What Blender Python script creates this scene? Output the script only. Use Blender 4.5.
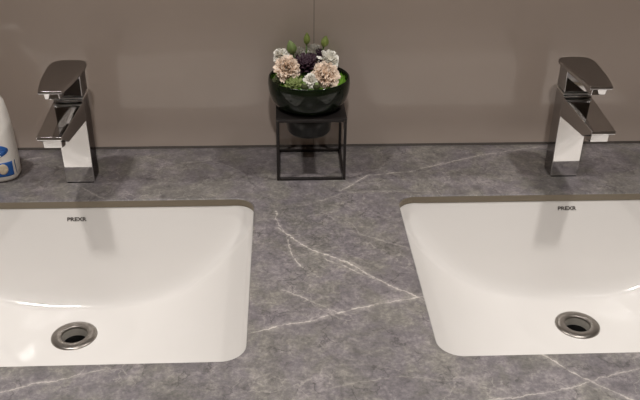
import bpy, bmesh, math, random
from mathutils import Vector, Matrix
for o in list(bpy.data.objects):
    bpy.data.objects.remove(o)
random.seed(7)
S = bpy.context.scene
COL = S.collection

# ---------------------------------------------------------------- camera
def make_camera():
    yaw, pitch, roll = 0.05007, 0.50205, 0.00982
    f0 = Vector((math.sin(yaw), math.cos(yaw), 0)); r0 = Vector((math.cos(yaw), -math.sin(yaw), 0)); u0 = Vector((0, 0, 1))
    f = f0*math.cos(pitch) - u0*math.sin(pitch); u = u0*math.cos(pitch) + f0*math.sin(pitch)
    r = r0*math.cos(roll) + u*math.sin(roll); u2 = u*math.cos(roll) - r0*math.sin(roll)
    cd = bpy.data.cameras.new('camera'); c = bpy.data.objects.new('camera', cd); COL.objects.link(c)
    m = Matrix(((r.x, u2.x, -f.x, -0.06181), (r.y, u2.y, -f.y, -1.23831), (r.z, u2.z, -f.z, 0.5756), (0, 0, 0, 1)))
    c.matrix_world = m
    cd.sensor_width = 36; cd.lens = 800/640*36; cd.clip_start = 0.02
    S.camera = c
make_camera()

# ---------------------------------------------------------------- world, lights, exposure
W = bpy.data.worlds.new('world'); S.world = W; W.use_nodes = True
W.node_tree.nodes['Background'].inputs[0].default_value = (1, .9, .82, 1)
W.node_tree.nodes['Background'].inputs[1].default_value = 0.02
S.view_settings.view_transform = 'Standard'; S.view_settings.look = 'None'
S.view_settings.gamma = 1; S.view_settings.use_curve_mapping = False
S.view_settings.exposure = 0.0
CEIL = 1.55
DOWNLIGHTS_AND_FILL = [(-.68, -.46, 6.2), (.68, -.46, 6.2), (-.05, -1.55, 11.5)]  # last entry is an added fill lamp behind the camera
LAMP_COL = (1, .965, .93)
def lamp(x, y, e):
    l = bpy.data.lights.new('downlight_and_fill_lamp', 'AREA'); l.shape = 'DISK'; l.size = .09; l.energy = e
    l.color = LAMP_COL; l.spread = math.radians(130)
    o = bpy.data.objects.new('downlight_and_fill_lamp', l); COL.objects.link(o); o.location = (x, y, CEIL-.012)
for a in DOWNLIGHTS_AND_FILL: lamp(*a)
def added_strip_lamp(y, e):  # added lamp; the cabinet cuts it off over the back strip
    l = bpy.data.lights.new('added_strip_lamp', 'AREA'); l.shape = 'RECTANGLE'; l.size = 1.7; l.size_y = .03; l.energy = e; l.color = LAMP_COL
    o = bpy.data.objects.new('added_strip_lamp', l); COL.objects.link(o); o.location = (0, y, CEIL-.024)
LINEAR = (-.150, 6.6)
added_strip_lamp(*LINEAR)

# ---------------------------------------------------------------- materials
def srgb(r, g, b):
    f = lambda c: (c/255/12.92 if c/255 <= .04045 else ((c/255+.055)/1.055)**2.4)
    return (f(r), f(g), f(b), 1)
def mat(name, col, rough=.5, metal=0., spec=.5, noise=0., nscale=60., bump=0., **kw):
    m = bpy.data.materials.new(name); m.use_nodes = True; nt = m.node_tree; b = nt.nodes['Principled BSDF']
    b.inputs['Base Color'].default_value = col; b.inputs['Roughness'].default_value = rough
    b.inputs['Metallic'].default_value = metal; b.inputs['Specular IOR Level'].default_value = spec
    for k, v in kw.items(): b.inputs[k.replace('_', ' ')].default_value = v
    if noise or bump:
        tc = nt.nodes.new('ShaderNodeTexCoord'); n = nt.nodes.new('ShaderNodeTexNoise')
        n.inputs['Scale'].default_value = nscale; n.inputs['Detail'].default_value = 5
        nt.links.new(tc.outputs['Object'], n.inputs['Vector'])
        if noise:
            r = nt.nodes.new('ShaderNodeMix'); r.data_type = 'RGBA'
            r.inputs[6].default_value = tuple(c*(1-noise) for c in col[:3])+(1,)
            r.inputs[7].default_value = tuple(min(1, c*(1+noise)) for c in col[:3])+(1,)
            nt.links.new(n.outputs['Fac'], r.inputs[0]); nt.links.new(r.outputs[2], b.inputs['Base Color'])
        if bump:
            bp = nt.nodes.new('ShaderNodeBump'); bp.inputs['Strength'].default_value = bump; bp.inputs['Distance'].default_value = .002
            nt.links.new(n.outputs['Fac'], bp.inputs['Height']); nt.links.new(bp.outputs[0], b.inputs['Normal'])
    return m

VEINS = [
 ([(-0.076, -0.222), (-0.070, -0.26), (-0.06, -0.296), (-0.053, -0.339), (-0.04, -0.373)], .0011, .75),
 ([(-0.072, -0.272), (-0.06, -0.290), (-0.024, -0.332), (0.01, -0.356), (0.06, -0.41), (0.107, -0.448)], .0017, 1.),
 ([(-0.105, -0.505), (-0.021, -0.478), (0.038, -0.458), (0.109, -0.440)], .0017, 1.),
 ([(-0.01, -0.352), (0.03, -0.386), (0.06, -0.41)], .0011, .7),
 ([(-0.067, -0.419), (-0.033, -0.444), (-0.002, -0.469)], .0012, .7),
 ([(0.028, -0.282), (0.068, -0.307), (0.105, -0.327)], .0010, .45),
 ([(0.023, -0.16), (0.069, -0.114), (0.138, -0.099), (0.259, -0.047), (0.40, -0.004)], .0013, .75),
 ([(-0.03, -0.205), (0.03, -0.17), (0.10, -0.165), (0.17, -0.172)], .0013, .4),
 ([(-0.377, -0.139), (-0.329, -0.182)], .0012, .6),
 ([(-0.40, -0.603), (-0.359, -0.594), (-0.315, -0.58), (-0.258, -0.562)], .0013, .75),
 ([(0.215, -0.547), (0.242, -0.581), (0.289, -0.625), (.31, -.65)], .0015, .85),
 ([(0.146, -0.624), (0.218, -0.613), (0.272, -0.595), (0.345, -0.575)], .0013, .7),
 ([(-0.02, -0.60), (.06, -.585), (.146, -.60)], .0011, .3),
 ([(-0.52, -0.059), (-0.479, -0.034), (-0.433, -0.024)], .0012, .55),
 ([(-0.30, -0.03), (-0.24, -0.06), (-0.18, -0.05), (-.13, -.09)], .0011, .3),
]
def stone():
    m = bpy.data.materials.new('grey_marble'); m.use_nodes = True; nt = m.node_tree; N = nt.nodes; L = nt.links
    b = N['Principled BSDF']
    tc = N.new('ShaderNodeTexCoord'); P = tc.outputs['Object']
    def noise(scale, detail=6, rough=.6, src=P, dist=0):
        n = N.new('ShaderNodeTexNoise'); n.inputs['Scale'].default_value = scale; n.inputs['Detail'].default_value = detail
        n.inputs['Roughness'].default_value = rough; n.inputs['Distortion'].default_value = dist; L.new(src, n.inputs['Vector']); return n
    def vm(op, a, bb=None, sc=None):
        n = N.new('ShaderNodeVectorMath'); n.operation = op
        for i, v in enumerate((a, bb)):
            if v is None: continue
            if hasattr(v, 'is_output'): L.new(v, n.inputs[i])
            else: n.inputs[i].default_value = v
        if sc is not None:
            if hasattr(sc, 'is_output'): L.new(sc, n.inputs['Scale'])
            else: n.inputs['Scale'].default_value = sc
        return n
    def ma(op, a, bb=None, cc=None, clamp=False):
        n = N.new('ShaderNodeMath'); n.operation = op; n.use_clamp = clamp
        for i, v in enumerate((a, bb, cc)):
            if v is None: continue
            if hasattr(v, 'is_output'): L.new(v, n.inputs[i])
            else: n.inputs[i].default_value = v
        return n.outputs[0]
    def ramp(src, a, bb, va=0., vb=1.):
        n = N.new('ShaderNodeMapRange'); n.interpolation_type = 'SMOOTHSTEP'
        n.inputs[1].default_value = a; n.inputs[2].default_value = bb; n.inputs[3].default_value = va; n.inputs[4].default_value = vb
        L.new(src, n.inputs[0]); return n.outputs[0]
    flat = vm('MULTIPLY', P, (1, 1, 0)).outputs[0]
    wob = vm('SUBTRACT', noise(26, 4).outputs['Color'], (.5, .5, .5)).outputs[0]
    wob2 = vm('SUBTRACT', noise(160, 3).outputs['Color'], (.5, .5, .5)).outputs[0]
    pw = vm('ADD', flat, vm('SCALE', wob, sc=.016).outputs[0]).outputs[0]
    pw = vm('ADD', pw, vm('SCALE', wob2, sc=.006).outputs[0]).outputs[0]
    pw = vm('MULTIPLY', pw, (1, 1, 0)).outputs[0]
    brk = ramp(noise(70, 4).outputs['Fac'], .38, .60, .25, 1.)
    total = None
    for pts, w, s in VEINS:
        dmin = None
        for a, c in zip(pts, pts[1:]):
            A = (a[0], a[1], 0); BA = (c[0]-a[0], c[1]-a[1], 0); l2 = BA[0]**2+BA[1]**2
            pa = vm('SUBTRACT', pw, A).outputs[0]
            h = ma('MULTIPLY', vm('DOT_PRODUCT', pa, BA).outputs['Value'], 1/l2, clamp=True)
            d = vm('LENGTH', vm('SUBTRACT', pa, vm('SCALE', BA, sc=h).outputs[0]).outputs[0]).outputs['Value']
            dmin = d if dmin is None else ma('MINIMUM', dmin, d)
        core = ramp(dmin, w*.15, w*1.05, s*.82, 0.)
        halo = ramp(dmin, 0, w*5, s*.2, 0.)
        v = ma('MAXIMUM', core, halo)
        total = v if total is None else ma('MAXIMUM', total, v)
    vein = ma('MULTIPLY', total, brk)
    # mottled ground
    big = noise(9, 5, .6, dist=.6).outputs['Fac']; mid = noise(60, 8, .72, dist=.4).outputs['Fac']; fine = noise(230, 6, .75).outputs['Fac']
    g = ma('ADD', ma('MULTIPLY', big, .22), ma('ADD', ma('MULTIPLY', mid, .40), ma('MULTIPLY', fine, .38)))
    cr = N.new('ShaderNodeValToRGB'); L.new(g, cr.inputs[0]); e = cr.color_ramp
    e.elements[0].position = .36; e.elements[0].color = STONE[0]
    e.elements[1].position = .64; e.elements[1].color = STONE[2]
    k = e.elements.new(.5); k.color = STONE[1]
    # hairline cracks, dark and pale
    vw = vm('ADD', flat, vm('SCALE', vm('SUBTRACT', noise(18, 6).outputs['Color'], (.5, .5, .5)).outputs[0], sc=.06).outputs[0]).outputs[0]
    def hair(scale):
        v = N.new('ShaderNodeTexVoronoi'); v.feature = 'DISTANCE_TO_EDGE'; v.inputs['Scale'].default_value = scale; L.new(vw, v.inputs['Vector'])
        return v.outputs['Distance']
    mask = ramp(noise(14, 3).outputs['Fac'], .48, .62)
    pale = ma('MULTIPLY', ma('MULTIPLY', ramp(hair(16), .0, .018, .38, 0.), mask), 1)
    mask2 = ramp(noise(22, 3, src=vw).outputs['Fac'], .5, .6)
    dark = ma('MULTIPLY', ramp(hair(34), .0, .045, .6, 0.), mask2)
    def mix(fac, a, bb):
        n = N.new('ShaderNodeMix'); n.data_type = 'RGBA'; L.new(fac, n.inputs[0])
        for i, v in ((6, a), (7, bb)):
            if hasattr(v, 'is_output'): L.new(v, n.inputs[i])
            else: n.inputs[i].default_value = v
        return n.outputs[2]
    tint = ramp(noise(16, 5, .65, dist=.5).outputs['Fac'], .40, .62)
    tn = N.new('ShaderNodeMix'); tn.data_type = 'RGBA'; tn.blend_type = 'MULTIPLY'; tn.inputs[0].default_value = 1
    L.new(cr.outputs[0], tn.inputs[6]); L.new(mix(tint, (1.0, .97, 1.03, 1), (1.0, 1.0, .94, 1)), tn.inputs[7])
    c = mix(dark, tn.outputs[2], STONE[3]); c = mix(pale, c, STONE[4]); c = mix(vein, c, STONE[5])
    L.new(c, b.inputs['Base Color'])
    L.new(ramp(mid, .3, .7, .30, .40), b.inputs['Roughness'])
    return m
STONE = [srgb(77, 74, 74), srgb(112, 108, 107), srgb(155, 149, 144), srgb(62, 58, 58), srgb(178, 170, 164), srgb(206, 198, 189)]
M_STONE = stone()

def tile():
    m = bpy.data.materials.new('glossy_taupe_tile'); m.use_nodes = True; nt = m.node_tree; N = nt.nodes; L = nt.links; b = N['Principled BSDF']
    tc = N.new('ShaderNodeTexCoord'); sx = N.new('ShaderNodeSeparateXYZ'); L.new(tc.outputs['Object'], sx.inputs[0])
    def ma(op, a, bb):
        n = N.new('ShaderNodeMath'); n.operation = op
        for i, v in enumerate((a, bb)):
            if hasattr(v, 'is_output'): L.new(v, n.inputs[i])
            else: n.inputs[i].default_value = v
        return n.outputs[0]
    # one upright joint every 0.8 m
    j = ma('PINGPONG', ma('ADD', sx.outputs['X'], .012), .4)
    joint = ma('LESS_THAN', j, .0008)
    n = N.new('ShaderNodeTexNoise'); n.inputs['Scale'].default_value = 3.5; n.inputs['Detail'].default_value = 4; L.new(tc.outputs['Object'], n.inputs['Vector'])
    mx = N.new('ShaderNodeMix'); mx.data_type = 'RGBA'; L.new(n.outputs['Fac'], mx.inputs[0])
    mx.inputs[6].default_value = TILE[0]; mx.inputs[7].default_value = TILE[1]
    m2 = N.new('ShaderNodeMix'); m2.data_type = 'RGBA'; L.new(joint, m2.inputs[0]); L.new(mx.outputs[2], m2.inputs[6]); m2.inputs[7].default_value = TILE[2]
    L.new(m2.outputs[2], b.inputs['Base Color'])
    b.inputs['Roughness'].default_value = .10; b.inputs['Specular IOR Level'].default_value = .8
    nn = N.new('ShaderNodeTexNoise'); nn.inputs['Scale'].default_value = 9; L.new(tc.outputs['Object'], nn.inputs['Vector'])
    bp = N.new('ShaderNodeBump'); bp.inputs['Strength'].default_value = .05; bp.inputs['Distance'].default_value = .01
    L.new(nn.outputs['Fac'], bp.inputs['Height']); L.new(bp.outputs[0], b.inputs['Normal'])
    return m
TILE = [srgb(202, 186, 174), srgb(214, 198, 186), srgb(168, 154, 143)]
M_TILE = tile()
M_EDGE = mat('honed_cut_edge', srgb(122, 111, 94), .5, noise=.06, nscale=50)
M_PAINT = mat('room_paint', srgb(150, 140, 130), .8, noise=.05, nscale=4)
M_CEIL = mat('ceiling_paint', srgb(190, 182, 172), .9, noise=.03, nscale=4)
M_FLOOR = mat('floor_tile', srgb(95, 88, 82), .4, noise=.1, nscale=6)
M_SEAL = mat('sealant', srgb(70, 62, 56), .6, noise=.1, nscale=80)
M_CERAMIC = mat('white_glazed_ceramic', srgb(216, 212, 208), .08, spec=.5, noise=.008, nscale=5)
M_CHROME = mat('chrome', (.76, .75, .745, 1), .045, 1., noise=.01, nscale=8, Specular_Tint=(.12, .11, .11, 1))
M_STEEL = mat('brushed_steel', (.30, .275, .25, 1), .3, 1., noise=.12, nscale=220)
M_DARKST = mat('dark_steel', (.05, .045, .04, 1), .3, 1., noise=.1, nscale=100)
M_LIT_THROAT = mat('lit_throat_steel', (.50, .47, .42, 1), .5, .35, noise=.08, nscale=150)  # paled so the upper drain wall looks lit
M_SATIN = mat('satin_chrome', (.85, .83, .80, 1), .32, 1., noise=.01, nscale=20)
M_BLACKG = mat('black_gap', (.01, .01, .01, 1), .4, noise=.1, nscale=80)
M_LOGO = mat('logo_ink', srgb(70, 64, 60), .5, noise=.05, nscale=200)
M_IRON = mat('black_iron', srgb(50, 46, 45), .30, .4, noise=.15, nscale=120, bump=.1)
M_PLASTIC = mat('white_plastic', srgb(240, 235, 228), .3, noise=.01, nscale=20)
M_BLUE = mat('blue_print', srgb(38, 98, 176), .35, noise=.08, nscale=60)
M_WHITEP = mat('white_print', srgb(232, 230, 226), .4, noise=.02, nscale=60)
M_CREAM = mat('cream_print', srgb(222, 205, 178), .4, noise=.1, nscale=200)
M_GLASS = mat('dark_green_glass', srgb(24, 34, 18), .06, spec=.45, noise=.05, nscale=30, Transmission_Weight=.45, IOR=1.45)
def petal_mat(name, a, bcol):
    return mat(name, tuple((x+y)/2 for x, y in zip(a, bcol)), .6, noise=.10, nscale=130, bump=.1)
M_PINKW = petal_mat('blush_white_petal', srgb(255, 238, 222), srgb(252, 220, 198))
M_WHITE = petal_mat('cream_white_petal', srgb(255, 250, 242), srgb(250, 240, 228))
M_PURPLE = petal_mat('dark_purple_leaf', srgb(66, 36, 52), srgb(40, 26, 36))
M_BUD = petal_mat('green_bud', srgb(146, 160, 84), srgb(110, 126, 58))
M_BUDD = petal_mat('dark_green_bud', srgb(128, 146, 88), srgb(98, 116, 66))
M_ROS = petal_mat('pale_green_leaf', srgb(150, 160, 100), srgb(104, 122, 62))
M_POD = petal_mat('grey_green_pod', srgb(92, 96, 60), srgb(62, 66, 40))
M_MOSS = petal_mat('bright_moss', srgb(150, 200, 70), srgb(104, 152, 46))
M_STEM = petal_mat('stem_green', srgb(92, 116, 56), srgb(72, 92, 44))

# ---------------------------------------------------------------- helpers
def link(name, me, m, parent=None, smooth=False):
    o = bpy.data.objects.new(name, me); COL.objects.link(o)
    if m: me.materials.append(m)
    if smooth:
        for p in me.polygons: p.use_smooth = True
    if parent: o.parent = parent
    return o
def obj(name, bm, m, parent=None, smooth=False):
    me = bpy.data.meshes.new(name); bmesh.ops.recalc_face_normals(bm, faces=bm.faces); bm.to_mesh(me); bm.free()
    return link(name, me, m, parent, smooth)
def bevel(o, w, seg=3, ang=35):
    md = o.modifiers.new('bevel', 'BEVEL'); md.width = w; md.segments = seg; md.limit_method = 'ANGLE'; md.angle_limit = math.radians(ang)
    for p in o.data.polygons: p.use_smooth = True
    wn = o.modifiers.new('wn', 'WEIGHTED_NORMAL'); wn.keep_sharp = True
    return o
def thing(name, label, cat, loc, group=None, rz=0):
    o = bpy.data.objects.new(name, None); COL.objects.link(o); o.location = loc; o.rotation_euler.z = rz
    o.empty_display_size = .02; return tag(o, label, cat, group)
def tag(o, label, cat, group=None):
    o['label'] = label; o['category'] = cat
    if group: o['group'] = group
    return o
def struct(o): o['kind'] = 'structure'; return o
def dup(root, loc, label, rz=0):
    r = root.copy(); COL.objects.link(r); r.location = loc; r.rotation_euler.z = rz; r['label'] = label
    for ch in list(root.children):
        c = ch.copy(); COL.objects.link(c); c.parent = r
        for g in list(ch.children):
            d = g.copy(); COL.objects.link(d); d.parent = c
    return r
def box(bm, x0, x1, y0, y1, z0, z1):
    v = [bm.verts.new((x, y, z)) for x in (x0, x1) for y in (y0, y1) for z in (z0, z1)]
    for f in ((0, 1, 3, 2), (4, 6, 7, 5), (0, 4, 5, 1), (2, 3, 7, 6), (0, 2, 6, 4), (1, 5, 7, 3)):
        bm.faces.new([v[i] for i in f])
def lathe(bm, prof, n=64, c=(0, 0), cap0=True, cap1=True):
    rings = []
    for r, z in prof:
        rings.append([bm.verts.new((c[0]+r*math.cos(2*math.pi*i/n), c[1]+r*math.sin(2*math.pi*i/n), z)) for i in range(n)])
    for a, b in zip(rings, rings[1:]):
        for i in range(n): bm.faces.new((a[i], a[(i+1) % n], b[(i+1) % n], b[i]))
    if cap0: bm.faces.new(rings[0][::-1])
    if cap1: bm.faces.new(rings[-1])
def tube(bm, pts, r, n=8):
    pts = [Vector(p) for p in pts]; rings = []
    for i, p in enumerate(pts):
        d = (pts[min(i+1, len(pts)-1)]-pts[max(i-1, 0)]).normalized()
        a = d.cross(Vector((0, 1, 0)) if abs(d.y) < .9 else Vector((1, 0, 0))).normalized(); b = d.cross(a)
        rr = r[i] if isinstance(r, (list, tuple)) else r
        rings.append([bm.verts.new(p+rr*(a*math.cos(2*math.pi*k/n)+b*math.sin(2*math.pi*k/n))) for k in range(n)])
    for a, b in zip(rings, rings[1:]):
        for i in range(n): bm.faces.new((a[i], a[(i+1) % n], b[(i+1) % n], b[i]))
    bm.faces.new(rings[0][::-1]); bm.faces.new(rings[-1])
def prism(bm, prof, x0, x1):
    """side profile (y, z) swept across x"""
    a = [bm.verts.new((x0, y, z)) for y, z in prof]; b = [bm.verts.new((x1, y, z)) for y, z in prof]; n = len(prof)
    bm.faces.new(a); bm.faces.new(b[::-1])
    for i in range(n): bm.faces.new((a[i], b[i], b[(i+1) % n], a[(i+1) % n]))
def extrude_plan(bm, pts, z0, z1):
    a = [bm.verts.new((x, y, z0)) for x, y in pts]; b = [bm.verts.new((x, y, z1)) for x, y in pts]; n = len(pts)
    bm.faces.new(a[::-1]); bm.faces.new(b)
    for i in range(n): bm.faces.new((a[i], a[(i+1) % n], b[(i+1) % n], b[i]))

# ---------------------------------------------------------------- room shell
def slab(name, b, m):
    bm = bmesh.new(); box(bm, *b); return struct(obj(name, bm, m))
RX, RY, FL = 1.6, -2.6, -.85
slab('wall_back', (-RX, RX, 0, .1, FL, CEIL), M_TILE)
slab('wall_left', (-RX-.1, -RX, RY, .1, FL, CEIL), M_PAINT)
slab('wall_right', (RX, RX+.1, RY, .1, FL, CEIL), M_PAINT)
slab('wall_front', (-RX-.1, RX+.1, RY-.1, RY, FL, CEIL), M_PAINT)
slab('floor', (-RX-.1, RX+.1, RY-.1, .1, FL-.1, FL), M_FLOOR)
slab('ceiling', (-RX-.1, RX+.1, RY-.1, .1, CEIL, CEIL+.1), M_CEIL)
# unseen cabinet, added to shade the back strip of the counter
def added_shade_cabinet():
    z0, z1, d = .43, 1.2, .130
    root = thing('added_shade_cabinet', 'added unseen mirror-fronted cabinet shading the back strip of the counter', 'cabinet', (0, 0, z0))
    bm = bmesh.new(); box(bm, -1.0, 1.0, -d+.02, -.001, 0, z1-z0); bevel(obj('body', bm, M_CABINET, root), .001, 2)
    for k in range(4):
        bm = bmesh.new(); box(bm, -1.0+k*.5+.001, -.5+k*.5-.001, -d, -d+.0195, 0, z1-z0); o = bevel(obj('door', bm, M_MIRROR, root), .0015, 2); o['label'] = 'mirror door of the added cabinet'
M_MIRROR = mat('mirror_silver', (.86, .87, .86, 1), .01, 1., noise=.004, nscale=3)
M_CABINET = mat('cabinet_board', srgb(120, 110, 100), .5, noise=.06, nscale=8)
added_shade_cabinet()
# dark sealant bead where the counter meets the tile
bm = bmesh.new(); prism(bm, [(0, 0), (-.003, 0), (-.0024, .0012), (-.001, .0026), (0, .003)], -1.05, 1.05)
struct(obj('trim_1', bm, M_SEAL))

# ---------------------------------------------------------------- countertop with two basin cut-outs
BX, BY, BA, BB, BR, TH = .366, -.368, .2585, .185, .028, .012
def rrect(cx, cy, a, b, r, n=10):
    pts = []
    for qx, qy, s in ((1, 1, 0), (-1, 1, 1), (-1, -1, 2), (1, -1, 3)):
        for k in range(n+1):
            t = (s+k/n)*math.pi/2
            pts.append((cx+qx*(a-r)+r*math.cos(t), cy+qy*(b-r)+r*math.sin(t)))
    return pts
def countertop():
    ch = .0013
    bm = bmesh.new()
    loops = [[(-1.05+ch, -.66+ch), (1.05-ch, -.66+ch), (1.05-ch, 0), (-1.05+ch, 0)], rrect(-BX, BY, BA+ch, BB+ch, BR+ch), rrect(BX, BY, BA+ch, BB+ch, BR+ch)]
    lows = [[(-1.05, -.66), (1.05, -.66), (1.05, 0), (-1.05, 0)], rrect(-BX, BY, BA, BB, BR), rrect(BX, BY, BA, BB, BR)]
    tops, mids, bots, es, eb = [], [], [], [], []
    for hi, lo in zip(loops, lows):
        n = len(hi)
        a = [bm.verts.new((x, y, 0)) for x, y in hi]; m = [bm.verts.new((x, y, -ch)) for x, y in lo]; b = [bm.verts.new((x, y, -TH)) for x, y in lo]
        es += [bm.edges.new((a[i], a[(i+1) % n])) for i in range(n)]; eb += [bm.edges.new((b[i], b[(i+1) % n])) for i in range(n)]
        tops.append(a); mids.append(m); bots.append(b)
    bmesh.ops.triangle_fill(bm, edges=es, use_beauty=True); bmesh.ops.triangle_fill(bm, edges=eb, use_beauty=True)
    edge_faces = []
    for a, m, b in zip(tops, mids, bots):
        n = len(a)
        for i in range(n):
            k = (i+1) % n
            bm.faces.new((a[i], a[k], m[k], m[i])); f = bm.faces.new((m[i], m[k], b[k], b[i]))
            if a is not tops[0]: f.material_index = 1
    o = obj('vanity_countertop', bm, M_STONE); o.data.materials.append(M_EDGE)
    return tag(o, 'grey veined marble countertop with two basin cut-outs against tiled wall', 'countertop')
countertop()

# ---------------------------------------------------------------- undermount basins
DRX, DRY, DRZ = 0, .056, -.150     # drain, relative to the basin centre
def rim_pt(t, a, b, r):
    c, s = math.cos(t), math.sin(t); dx, dy = a*c, b*s
    # ray / rounded-rectangle hit
    lo, hi = 0., 2.
    for _ in range(40):
        k = (lo+hi)/2; x, y = abs(dx*k), abs(dy*k)
        qx, qy = x-(a-r), y-(b-r)
        d = math.hypot(max(qx, 0), max(qy, 0))+min(max(qx, qy), 0)-r
        if d > 0: hi = k
        else: lo = k
    return Vector((dx*lo, dy*lo, 0))
def sup(t, a, b, p):
    c, s = math.cos(t), math.sin(t)
    return Vector((math.copysign(abs(c)**(2/p), c)*a, math.copysign(abs(s)**(2/p), s)*b, 0))
def smax(a, b, k):
    h = max(k-abs(a-b), 0)/k
    return max(a, b)+h*h*k*.25
def bowl_z(x, y):
    """a shallow trough along x, closed by a steep straight back wall and a steeper front wall"""
    tr = -.146*(1-(abs(x)/.278)**3.0)
    back = -.0145-2.3*(.185-y); front = -.0145-3.0*(y+.185)
    z = smax(smax(tr, back, .030), front, .05)
    r = math.hypot(x-DRX, y-DRY); f = max(0, min(1, (r-.034)/.06)); f = f*f*(3-2*f)
    return DRZ+(z-DRZ)*f
def basin_section(t):
    p0 = rim_pt(t, BA+.0008, BB+.0008, BR+.001)+Vector((0, 0, -TH-.0003))
    p1 = rim_pt(t, BA+.0004, BB+.0004, BR+.001)+Vector((0, 0, -TH-.0012))
    p3 = Vector((DRX+.0235*math.cos(t), DRY+.0235*math.sin(t), DRZ))
    out = [p0, p1]; n = 44
    for k in range(1, n+1):
        s = k/n; q = p1.lerp(p3, s); q.z = bowl_z(q.x, q.y)
        if k < 3: q.z = min(q.z, p1.z-.002*k)
        out.append(q)
    out.append(p3+Vector((0, 0, -.03)))
    return out
def make_sink(label, cx):
    root = thing('undermount_sink', label, 'sink', (cx, BY, 0), 'undermount basins in the counter')
    bm = bmesh.new(); n = 160
    secs = [[bm.verts.new(p) for p in basin_section(2*math.pi*i/n)] for i in range(n)]
    for i in range(n):
        a, b = secs[i], secs[(i+1) % n]
        for k in range(len(a)-1): bm.faces.new((a[k], b[k], b[k+1], a[k+1]))
    o = obj('basin', bm, M_CERAMIC, root, True)
    # make sure normals look up so the solidify grows outwards
    me = o.data
    if me.polygons[len(secs[0])*3+8].normal.z < 0: me.flip_normals()
    sd = o.modifiers.new('solid', 'SOLIDIFY'); sd.thickness = .008; sd.offset = -1
    # drain
    bm = bmesh.new()
    lathe(bm, [(.0180, DRZ-.001), (.0183, DRZ+.0016), (.0187, DRZ+.0024), (.0194, DRZ+.0028), (.0300, DRZ+.0022), (.0322, DRZ+.0010), (.0326, DRZ-.0018), (.0235, DRZ-.0022)], 72, (DRX, DRY), False, False)
    fl = obj('drain_flange', bm, M_STEEL, root, True); fl['label'] = 'brushed steel drain ring'
    bm = bmesh.new()
    lathe(bm, [(.0020, DRZ-.0275), (.0140, DRZ-.0275), (.0155, DRZ-.025), (.0150, DRZ-.0225), (.0080, DRZ-.0205), (.0015, DRZ-.020)], 48, (DRX, DRY))
    pl = obj('plug', bm, M_DARKST, fl, True); pl['label'] = 'dark plug down in the drain'
    bm = bmesh.new(); lathe(bm, [(.001, DRZ-.0285), (.0176, DRZ-.0285), (.0176, DRZ-.0126), (.0170, DRZ-.0126), (.0170, DRZ-.0275), (.001, DRZ-.0275)], 32, (DRX, DRY)); obj('drain_throat_shade', bm, M_BLACKG, fl)  # black lining stands in for the shade down the drain
    bm = bmesh.new(); lathe(bm, [(.0176, DRZ-.0126), (.0180, DRZ-.001)], 64, (DRX, DRY), False, False); o = obj('lit_throat_wall', bm, M_LIT_THROAT, fl, True); o['label'] = 'steel wall inside the drain, coloured pale to look lit'  # upper wall gets its lit look from the pale colour
    # maker's mark printed on the back wall of the basin
    cu = bpy.data.curves.new('logo', 'FONT'); cu.body = 'PREXR'; cu.size = .0078; cu.align_x = 'CENTER'; cu.align_y = 'CENTER'; cu.extrude = .00012; cu.offset = .00022
    t = bpy.data.objects.new('logo', cu); COL.objects.link(t)
    bpy.context.view_layer.update()
    me = bpy.data.meshes.new_from_object(t.evaluated_get(bpy.context.evaluated_depsgraph_get()))
    bpy.data.objects.remove(t)
    sec = basin_section(math.pi/2); a, b = sec[2], sec[7]
    d = (b-a).normalized(); up = -d; X = Vector((1, 0, 0)); nrm = X.cross(up)
    c = a+d*.010+nrm*.0004+Vector((-.007, 0, 0))
    M = Matrix(((X.x*1.25, up.x, nrm.x, c.x), (X.y*1.25, up.y, nrm.y, c.y), (X.z*1.25, up.z, nrm.z, c.z), (0, 0, 0, 1)))
    me.transform(M)
    lo = link('logo', me, M_LOGO, root); lo['label'] = 'small dark printed maker mark'
    return root
SK = make_sink('white undermount basin left of the flower stand, under the left faucet', -BX)
SK2 = dup(SK, (BX, BY, 0), 'white undermount basin right of the flower stand, under the right faucet')
for ch in SK2.children:
    if ch.name.startswith('logo'):
        u = basin_section(math.pi/2); u = (u[2]-u[7]).normalized(); ch.location = u*.0055+Vector((.011, 0, 0))

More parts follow.
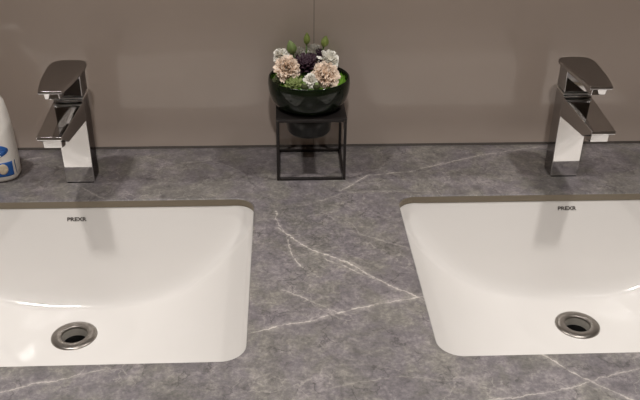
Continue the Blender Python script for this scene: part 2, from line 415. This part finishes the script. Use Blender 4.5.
# ---------------------------------------------------------------- faucets (origin: middle of the column's front edge on the counter)
def make_faucet(label, loc):
    root = thing('basin_faucet', label, 'faucet', loc, 'chrome basin mixers')
    h = .022
    bm = bmesh.new(); box(bm, -h, h, 0, .034, .0015, .1365); bevel(obj('column', bm, M_CHROME, root), .0016)
    bm = bmesh.new(); box(bm, -h+.002, h-.002, .002, .032, 0, .002); o = obj('base_gasket', bm, M_BLACKG, root); o['label'] = 'thin black base seal'
    # wedge spout: flat top, deep throat, chamfered below the thin lip, narrowing to its tip
    def taper(bm, w):
        for v in bm.verts: v.co.x *= w(v.co.y)
    bm = bmesh.new(); prism(bm, [(.001, .1345), (-.115, .1290), (-.1155, .1245), (-.088, .110), (.001, .1035)], -h, h)
    taper(bm, lambda y: 1-.23*max(0, min(1, -y/.115)))
    sp = bevel(obj('spout', bm, M_CHROME, root), .0010)
    bm = bmesh.new(); prism(bm, [(-.1065, .1225), (-.1045, .1085), (-.088, .1045), (-.082, .1125), (-.098, .120)], -.0125, .0125)
    bevel(obj('aerator', bm, M_CHROME, sp), .0012)
    # bright ring in the gap and the handle block with its shield-shaped plate lever
    bm = bmesh.new(); box(bm, -h+.0030, h-.0030, .003, .031, .136, .1425); o = obj('gap_seal', bm, M_BLACKG, root); o['label'] = 'dark gap under the handle'
    bm = bmesh.new(); box(bm, -h-.0003, h+.0003, -.0012, .0343, .1382, .1408); bevel(obj('gap_ring', bm, M_SATIN, root), .0006, 2)
    bm = bmesh.new(); box(bm, -h, h, 0, .034, .1422, .178)
    hd = bevel(obj('handle', bm, M_CHROME, root), .0015)
    bm = bmesh.new()
    half = [(.0160, -.081), (.0195, -.062), (.0225, -.044), (.0245, -.024), (.0262, 0), (.0270, .020)]
    pl = [(-x, y) for x, y in half[::-1]] + half
    for k in range(1, 14):
        t = math.pi*k/14; pl.append((.0270*math.copysign(abs(math.cos(t))**.62, math.cos(t)), .020+.027*math.sin(t)**.75))
    extrude_plan(bm, pl, .1768, .1812)
    for v in bm.verts: v.co.z -= (v.co.y < .02)*(.02-v.co.y)*.010-.0012
    bevel(obj('lever_plate', bm, M_CHROME, hd), .0010)
    bm = bmesh.new(); prism(bm, [(-.0775, .1800), (-.0725, .1665), (-.062, .1640), (-.030, .1690), (-.001, .172), (-.001, .1780)], -.0105, .0105)
    bevel(obj('lever_rib', bm, M_CHROME, hd), .0012)
    return root
FA1 = make_faucet('square chrome mixer faucet behind the left basin, beside the white bottle', (-.377, -.126, 0))
dup(FA1, (.381, -.126, 0), 'square chrome mixer faucet behind the right basin')

# ---------------------------------------------------------------- black wire stand with glass bowl
SX0, SX1, SY0, SY1, SZ = -.0735, .0335, -.127, -.019, .104
def stand():
    root = thing('plant_stand', 'black square metal frame stand under the green glass bowl', 'stand', ((SX0+SX1)/2, (SY0+SY1)/2, 0))
    a, b, t = (SX1-SX0)/2, (SY1-SY0)/2, .0043
    for sx in (-1, 1):
        for sy in (-1, 1):
            bm = bmesh.new(); x, y = sx*(a-t/2), sy*(b-t/2); box(bm, x-t/2, x+t/2, y-t/2, y+t/2, 0, SZ-.002); bevel(obj('leg', bm, M_IRON, root), .0005, 2)
    for z in (0, SZ-.002-t):
        for sy in (-1, 1):
            bm = bmesh.new(); y = sy*(b-t/2); box(bm, -a+t, a-t, y-t/2, y+t/2, z, z+t); bevel(obj('rail', bm, M_IRON, root), .0005, 2)
        for sx in (-1, 1):
            bm = bmesh.new(); x = sx*(a-t/2); box(bm, x-t/2, x+t/2, -b+t, b-t, z, z+t); bevel(obj('rail', bm, M_IRON, root), .0005, 2)
    # top plate with a round hole
    bm = bmesh.new(); es = []
    for pts in ([(-a, -b), (a, -b), (a, b), (-a, b)], [(.0385*math.cos(k*math.pi/24), .0385*math.sin(k*math.pi/24)) for k in range(48)]):
        vs = [bm.verts.new((x, y, SZ)) for x, y in pts]; es += [bm.edges.new((vs[i], vs[(i+1) % len(vs)])) for i in range(len(vs))]
    bmesh.ops.triangle_fill(bm, edges=es, use_beauty=True)
    r = bmesh.ops.extrude_face_region(bm, geom=list(bm.faces)); bmesh.ops.translate(bm, verts=[g for g in r['geom'] if isinstance(g, bmesh.types.BMVert)], vec=(0, 0, -.002))
    obj('top_plate', bm, M_IRON, root)
stand()
CX, CY = (SX0+SX1)/2-.002, (SY0+SY1)/2
BOWL_RIM = .153
def bowl():
    root = thing('glass_bowl', 'dark green glass bowl of flowers set in the black stand', 'bowl', (CX, CY, 0))
    bm = bmesh.new()
    lathe(bm, [(.0455, SZ+.0002), (.0520, .109), (.0590, .120), (.0625, .133), (.0632, .143), (.0620, BOWL_RIM-.001), (.0608, BOWL_RIM), (.0594, BOWL_RIM-.001), (.0586, .143), (.0575, .133), (.0540, .122), (.0470, .113), (.0380, .110), (.012, .109)], 96)
    obj('bowl_shell', bm, M_GLASS, root, True)
    bm = bmesh.new()
    lathe(bm, [(.026, .0600), (.0310, .0610), (.0342, .065), (.0362, .078), (.0372, SZ+.0002), (.030, SZ+.0002)], 72)
    o = obj('foot', bm, M_DARKPOT, root, True); o['label'] = 'dark rounded foot hanging below the plate'
M_DARKPOT = mat('dark_pot', srgb(22, 22, 20), .3, noise=.1, nscale=60)
bowl()

# moss bed
def moss():
    bm = bmesh.new(); rnd = random.Random(3)
    lathe(bm, [(.030, .1105), (.0475, .1185), (.0540, .130), (.0572, .141), (.052, .1485), (.036, .150), (.02, .151), (.002, .152)], 48)
    for k in range(1400):
        a = rnd.uniform(0, 2*math.pi); r = .0560*math.sqrt(rnd.uniform(.15, 1)); z = .1475+(1-(r/.056)**2)*.004
        c = Vector((r*math.cos(a), r*math.sin(a), z-.002)); d = Vector((rnd.uniform(-.5, .5), rnd.uniform(-.5, .5), 1)).normalized(); d = (d+Vector((math.cos(a), math.sin(a), 0))*rnd.uniform(-.5, .2)).normalized()
        s = d.cross(Vector((rnd.uniform(-1, 1), rnd.uniform(-1, 1), .3))).normalized()*.0009; L = rnd.uniform(.003, .0065)
        v = [bm.verts.new(c+s), bm.verts.new(c-s), bm.verts.new(c+d*L*.6-s*.8), bm.verts.new(c+d*L), bm.verts.new(c+d*L*.6+s*.8)]
        bm.faces.new(v)
    o = obj('moss', bm, M_MOSS); o.location = (CX, CY, 0); o['kind'] = 'stuff'
    tag(o, 'bright green moss filling the glass bowl around the flowers', 'moss')
moss()

# flowers -------------------------------------------------------------------
def petal(bm, base, d, up, L, w, curl, ruffle, rnd, nu=4, nv=4):
    """a curved petal growing from base along d, bending towards up"""
    s = d.cross(up).normalized(); rows = []
    for i in range(nu+1):
        u = i/nu; c = base+d*L*u+up*curl*L*u*u; hw = w*(math.sin(math.pi*(.12+.70*u))**.8)
        row = []
        for j in range(nv+1):
            v = j/nv*2-1
            row.append(bm.verts.new(c+s*hw*v+up*(-abs(v)*hw*.25)+up*ruffle*L*u*u*math.sin(v*6+rnd.uniform(-1, 1))))
        rows.append(row)
    for i in range(nu):
        for j in range(nv): bm.faces.new((rows[i][j], rows[i+1][j], rows[i+1][j+1], rows[i][j+1]))
def calyx(bm, r, depth):
    lathe(bm, [(.0012, -depth), (.0014, -depth*.5), (r*.30, -r*.45), (r*.42, -r*.12), (r*.12, 0)], 14)
def bloom(label, loc, R, m, tilt, seed, n=64, down=.024):
    rnd = random.Random(seed); root = thing('carnation', label, 'flower', loc, 'pale blooms in the bowl')
    root.rotation_euler = tilt
    bm = bmesh.new(); g = math.pi*(3-math.sqrt(5))
    n = int(n*1.7)
    for k in range(n):
        f = (k+.5)/n; th = f**.75*1.65; a = k*g+rnd.uniform(-.2, .2)
        d = Vector((math.sin(th)*math.cos(a), math.sin(th)*math.sin(a), math.cos(th)))
        up = (Vector((0, 0, 1))-d*d.z); up = up.normalized() if up.length > .1 else Vector((math.cos(a+1), math.sin(a+1), 0))
        petal(bm, d*R*.15, d, up, R*rnd.uniform(.70, 1.0), R*rnd.uniform(.17, .26), rnd.uniform(-.3, .2), .14, rnd, 3, 3)
    obj('petals', bm, m, root, True)
    bm = bmesh.new(); calyx(bm, R, down); obj('stem', bm, M_STEM, root, True)
    return root
def rosette(name, label, cat, loc, R, m, tilt, seed, n=26, wide=.34, group=None, down=.02):
    rnd = random.Random(seed); root = thing(name, label, cat, loc, group); root.rotation_euler = tilt
    bm = bmesh.new(); g = math.pi*(3-math.sqrt(5))
    for k in range(n):
        f = (k+.5)/n; th = .15+f*1.25; a = k*g
        d = Vector((math.sin(th)*math.cos(a), math.sin(th)*math.sin(a), math.cos(th)))
        up = Vector((0, 0, 1))-d*d.z; up = up.normalized() if up.length > .1 else Vector((1, 0, 0))
        petal(bm, d*R*.1, d, up, R*(.55+.45*f)*rnd.uniform(.92, 1.05), R*wide*.55, .12, 0, rnd, 4, 2)
    o = obj('leaves', bm, m, root, True); sd = o.modifiers.new('solid', 'SOLIDIFY'); sd.thickness = R*.07
    bm = bmesh.new(); calyx(bm, R*.8, down); obj('stem', bm, M_STEM, root, True)
    return root
def bud(label, loc, H, R, m, lean, seed, stem):
    rnd = random.Random(seed); root = thing('flower_bud', label, 'flower bud', loc, 'green buds standing up')
    root.rotation_euler = lean
    bm = bmesh.new(); n = 36; prof = []
    for k in range(13):
        s = k/12; prof.append((max(.0004, R*math.sin(math.pi*min(1, .06+.94*s))**.75*(1.05-.35*s)), H*s))
    rings = []
    for r, z in prof:   # gently ribbed, as the folded petals are
        rings.append([bm.verts.new((r*(1+.07*math.cos(5*2*math.pi*i/n+z*60))*math.cos(2*math.pi*i/n), r*(1+.07*math.cos(5*2*math.pi*i/n+z*60))*math.sin(2*math.pi*i/n), z)) for i in range(n)])
    for a, b in zip(rings, rings[1:]):
        for i in range(n): bm.faces.new((a[i], a[(i+1) % n], b[(i+1) % n], b[i]))
    bm.faces.new(rings[0][::-1]); bm.faces.new(rings[-1])
    obj('bud_head', bm, m, root, True)
    bm = bmesh.new(); tube(bm, [(0, 0, .001), (.0004, .0005, -stem*.5), (0, .0015, -stem)], .0012); obj('stem', bm, M_STEM, root, True)
    return root
def pod(label, loc, R, seed):
    root = thing('seed_pod', label, 'seed pod', loc, 'seed pods at the front')
    bm = bmesh.new(); n = 40; rings = []
    for k in range(1, 12):
        th = math.pi*k/12; z = -math.cos(th)*R
        rings.append([bm.verts.new((R*math.sin(th)*(1+.06*math.cos(8*2*math.pi*i/n))*math.cos(2*math.pi*i/n), R*math.sin(th)*(1+.06*math.cos(8*2*math.pi*i/n))*math.sin(2*math.pi*i/n), z)) for i in range(n)])
    for a, b in zip(rings, rings[1:]):
        for i in range(n): bm.faces.new((a[i], a[(i+1) % n], b[(i+1) % n], b[i]))
    bm.faces.new(rings[0][::-1]); bm.faces.new(rings[-1])
    obj('pod_head', bm, M_POD, root, True)
    bm = bmesh.new(); lathe(bm, [(R*.42, R*.88), (R*.5, R*1.12), (R*.3, R*1.05), (R*.1, R*1.0)], 16); obj('crown', bm, M_BUDD, root, True)
    bm = bmesh.new(); tube(bm, [(0, 0, -R*.9), (0, .001, -R*.9-.007)], .0012); obj('stem', bm, M_STEM, root, True)
    root.rotation_euler = (.5, 0, 0)

bloom('blush white ruffled bloom at the left of the bowl, above the pale green rosette', (-.055, -.095, .170), .0195, M_PINKW, (.55, -.35, 0), 1)
bloom('small white bloom farthest left and high, behind the blush left bloom', (-.064, -.070, .182), .0125, M_WHITE, (.3, -.5, 0), 2, 44, .030)
bloom('largest blush bloom at the front right of the bowl', (.000, -.099, .160), .0215, M_PINKW, (.6, .25, 0), 3, 80, .014)
bloom('cream white bloom high on the right, behind the largest blush bloom', (.006, -.070, .174), .0165, M_WHITE, (.3, .5, 0), 4, 60, .026)
bloom('cream white bloom at the back, just behind the dark purple leaves', (-.014, -.047, .178), .0145, M_WHITE, (.1, .1, 0), 5, 50, .028)
bloom('small cream bloom at the back left, between the left and middle buds', (-.036, -.045, .177), .0115, M_WHITE, (.1, -.2, 0), 6, 40, .028)
bloom('small pale bloom low at the front centre between the two seed pods', (-.021, -.113, .158), .0115, M_WHITE, (.75, 0, 0), 7, 40, .011)
rosette('purple_succulent', 'dark purple spiky rosette in the middle of the bowl', 'succulent', (-.027, -.079, .166), .025, M_PURPLE, (.40, 0, 0), 8, 46, .24, down=.018)
rosette('purple_succulent', 'smaller dark purple rosette tucked behind the high right bloom', 'succulent', (-.004, -.060, .176), .016, M_PURPLE, (.3, .3, 0), 9, 30, .26, down=.026)
rosette('green_succulent', 'pale green rosette at the front left rim of the bowl', 'succulent', (-.047, -.112, .152), .0145, M_ROS, (.6, -.1, 0), 10, 30, .5, down=.008)
rosette('green_succulent', 'small dull green rosette at the far left rim of the bowl', 'succulent', (-.068, -.094, .152), .0105, M_POD, (.5, -.5, 0), 11, 24, .5, down=.009)
pod('round grey green seed pod at the front, below the purple rosette', (-.0295, -.1185, .1525), .0063, 1)
pod('round grey green seed pod at the front, under the largest blush bloom', (-.0125, -.121, .1535), .0055, 2)
bud('fat dark green bud on the left of the three standing buds', (-.046, -.068, .186), .023, .0082, M_BUDD, (.15, -.25, 0), 1, .042)
bud('slim bright green bud, the middle and tallest of the three', (-.0255, -.060, .198), .0185, .0056, M_BUD, (.0, .03, 0), 2, .052)
bud('olive green bud on the right of the three standing buds', (.0005, -.060, .194), .0180, .0066, M_BUD, (.05, .2, 0), 3, .048)

# ---------------------------------------------------------------- white bottle at the left edge
def bottle():
    root = thing('soap_bottle', 'white plastic bottle with blue label beside the left faucet', 'bottle', (-.519, -.098, 0))
    bm = bmesh.new(); n = 64
    prof = [(.036, .021, 0), (.041, .0255, .002), (.0435, .0275, .007), (.0440, .0280, .03), (.0425, .0275, .08), (.0395, .0265, .108), (.0365, .025, .124), (.030, .022, .136), (.020, .0165, .146), (.0145, .0140, .151), (.0135, .0135, .160)]
    rings = []
    for a, b, z in prof:
        r = []
        for i in range(n):
            p = sup(2*math.pi*i/n, a, b, 2.6); r.append(bm.verts.new((p.x, p.y, z)))
        rings.append(r)
    for a, b in zip(rings, rings[1:]):
        for i in range(n): bm.faces.new((a[i], a[(i+1) % n], b[(i+1) % n], b[i]))
    bm.faces.new(rings[0][::-1]); bm.faces.new(rings[-1])
    o = obj('body', bm, M_PLASTIC, root, True)
    bm = bmesh.new(); lathe(bm, [(.016, .156), (.0168, .158), (.0165, .180), (.015, .182), (.002, .182)], 40); c = obj('cap', bm, M_PLASTIC, root, True)
    def surf(x, z, off=.0004):
        # front of the bottle at height z
        for (a0, b0, z0), (a1, b1, z1) in zip(prof, prof[1:]):
            if z0 <= z <= z1:
                f = (z-z0)/(z1-z0); a, b = a0+(a1-a0)*f, b0+(b1-b0)*f; break
        x = max(-a*.995, min(a*.995, x)); y = -b*(1-abs(x/a)**2.6)**(1/2.6)
        return Vector((x, y-off, z))
    def patch(name, fn, m, nx=24, nz=10, off=.0004, parent=root):
        bm = bmesh.new(); g = []
        for i in range(nx+1):
            g.append([bm.verts.new(surf(*fn(i/nx, j/nz), off)) for j in range(nz+1)])
        for i in range(nx):
            for j in range(nz): bm.faces.new((g[i][j], g[i+1][j], g[i+1][j+1], g[i][j+1]))
        oo = obj(name, bm, m, parent, True); oo.modifiers.new('solid', 'SOLIDIFY').thickness = .0002; return oo
    band = patch('label_band', lambda u, v: (-.0425+.085*u, .0105+.0235*v), M_BLUE); band['label'] = 'blue label band'
    def disc(cx, cz, rx, rz):
        return lambda u, v: (cx+rx*v*math.cos(2*math.pi*u), cz+rz*v*math.sin(2*math.pi*u))
    d = patch('label_dot', disc(.0275, .0235, .0068, .0088), M_CREAM, 32, 4, .0009); d['label'] = 'cream spot on the blue band'
    ov = patch('label_oval', disc(.008, .0535, .0300, .0125), M_BLUE, 40, 5); ov['label'] = 'blue oval emblem'
    # pale script strokes across the oval
    bm = bmesh.new()
    for z0, ph, amp in ((.0535, 0, .0032), (.0465, 1.4, .0018)):
        tube(bm, [surf(-.012+.040*k/40, z0+amp*math.sin(k*.75+ph), .0008) for k in range(41)], .00055, 6)
    s = obj('label_script', bm, M_WHITEP, ov, True); s['label'] = 'white script strokes'
bottle()

# ---------------------------------------------------------------- ceiling downlights, added fill downlight and added strip light
for i, (x, y, e) in enumerate(DOWNLIGHTS_AND_FILL):
    lab = ('recessed round ceiling downlight above the left basin', 'recessed round ceiling downlight above the right basin', 'added round fill downlight in the middle of the room, unseen')[i]
    root = thing('downlight_and_fill_fitting', lab, 'ceiling light', (x, y, CEIL), 'ceiling downlights')
    bm = bmesh.new(); lathe(bm, [(.050, 0), (.062, 0), (.062, -.004), (.058, -.007), (.049, -.009), (.049, -.002)], 48, (0, 0), False, False)
    obj('trim_ring', bm, M_CEIL, root, True)
bm = bmesh.new(); box(bm, -.88, .88, -.03, .03, -.020, 0)  # housing of the added strip lamp, out of view
o = bevel(obj('added_strip_light', bm, M_CEIL), .002, 2); o.location = (0, LINEAR[0], CEIL)
tag(o, 'added long narrow ceiling light, unseen, along the tiled wall', 'ceiling light')
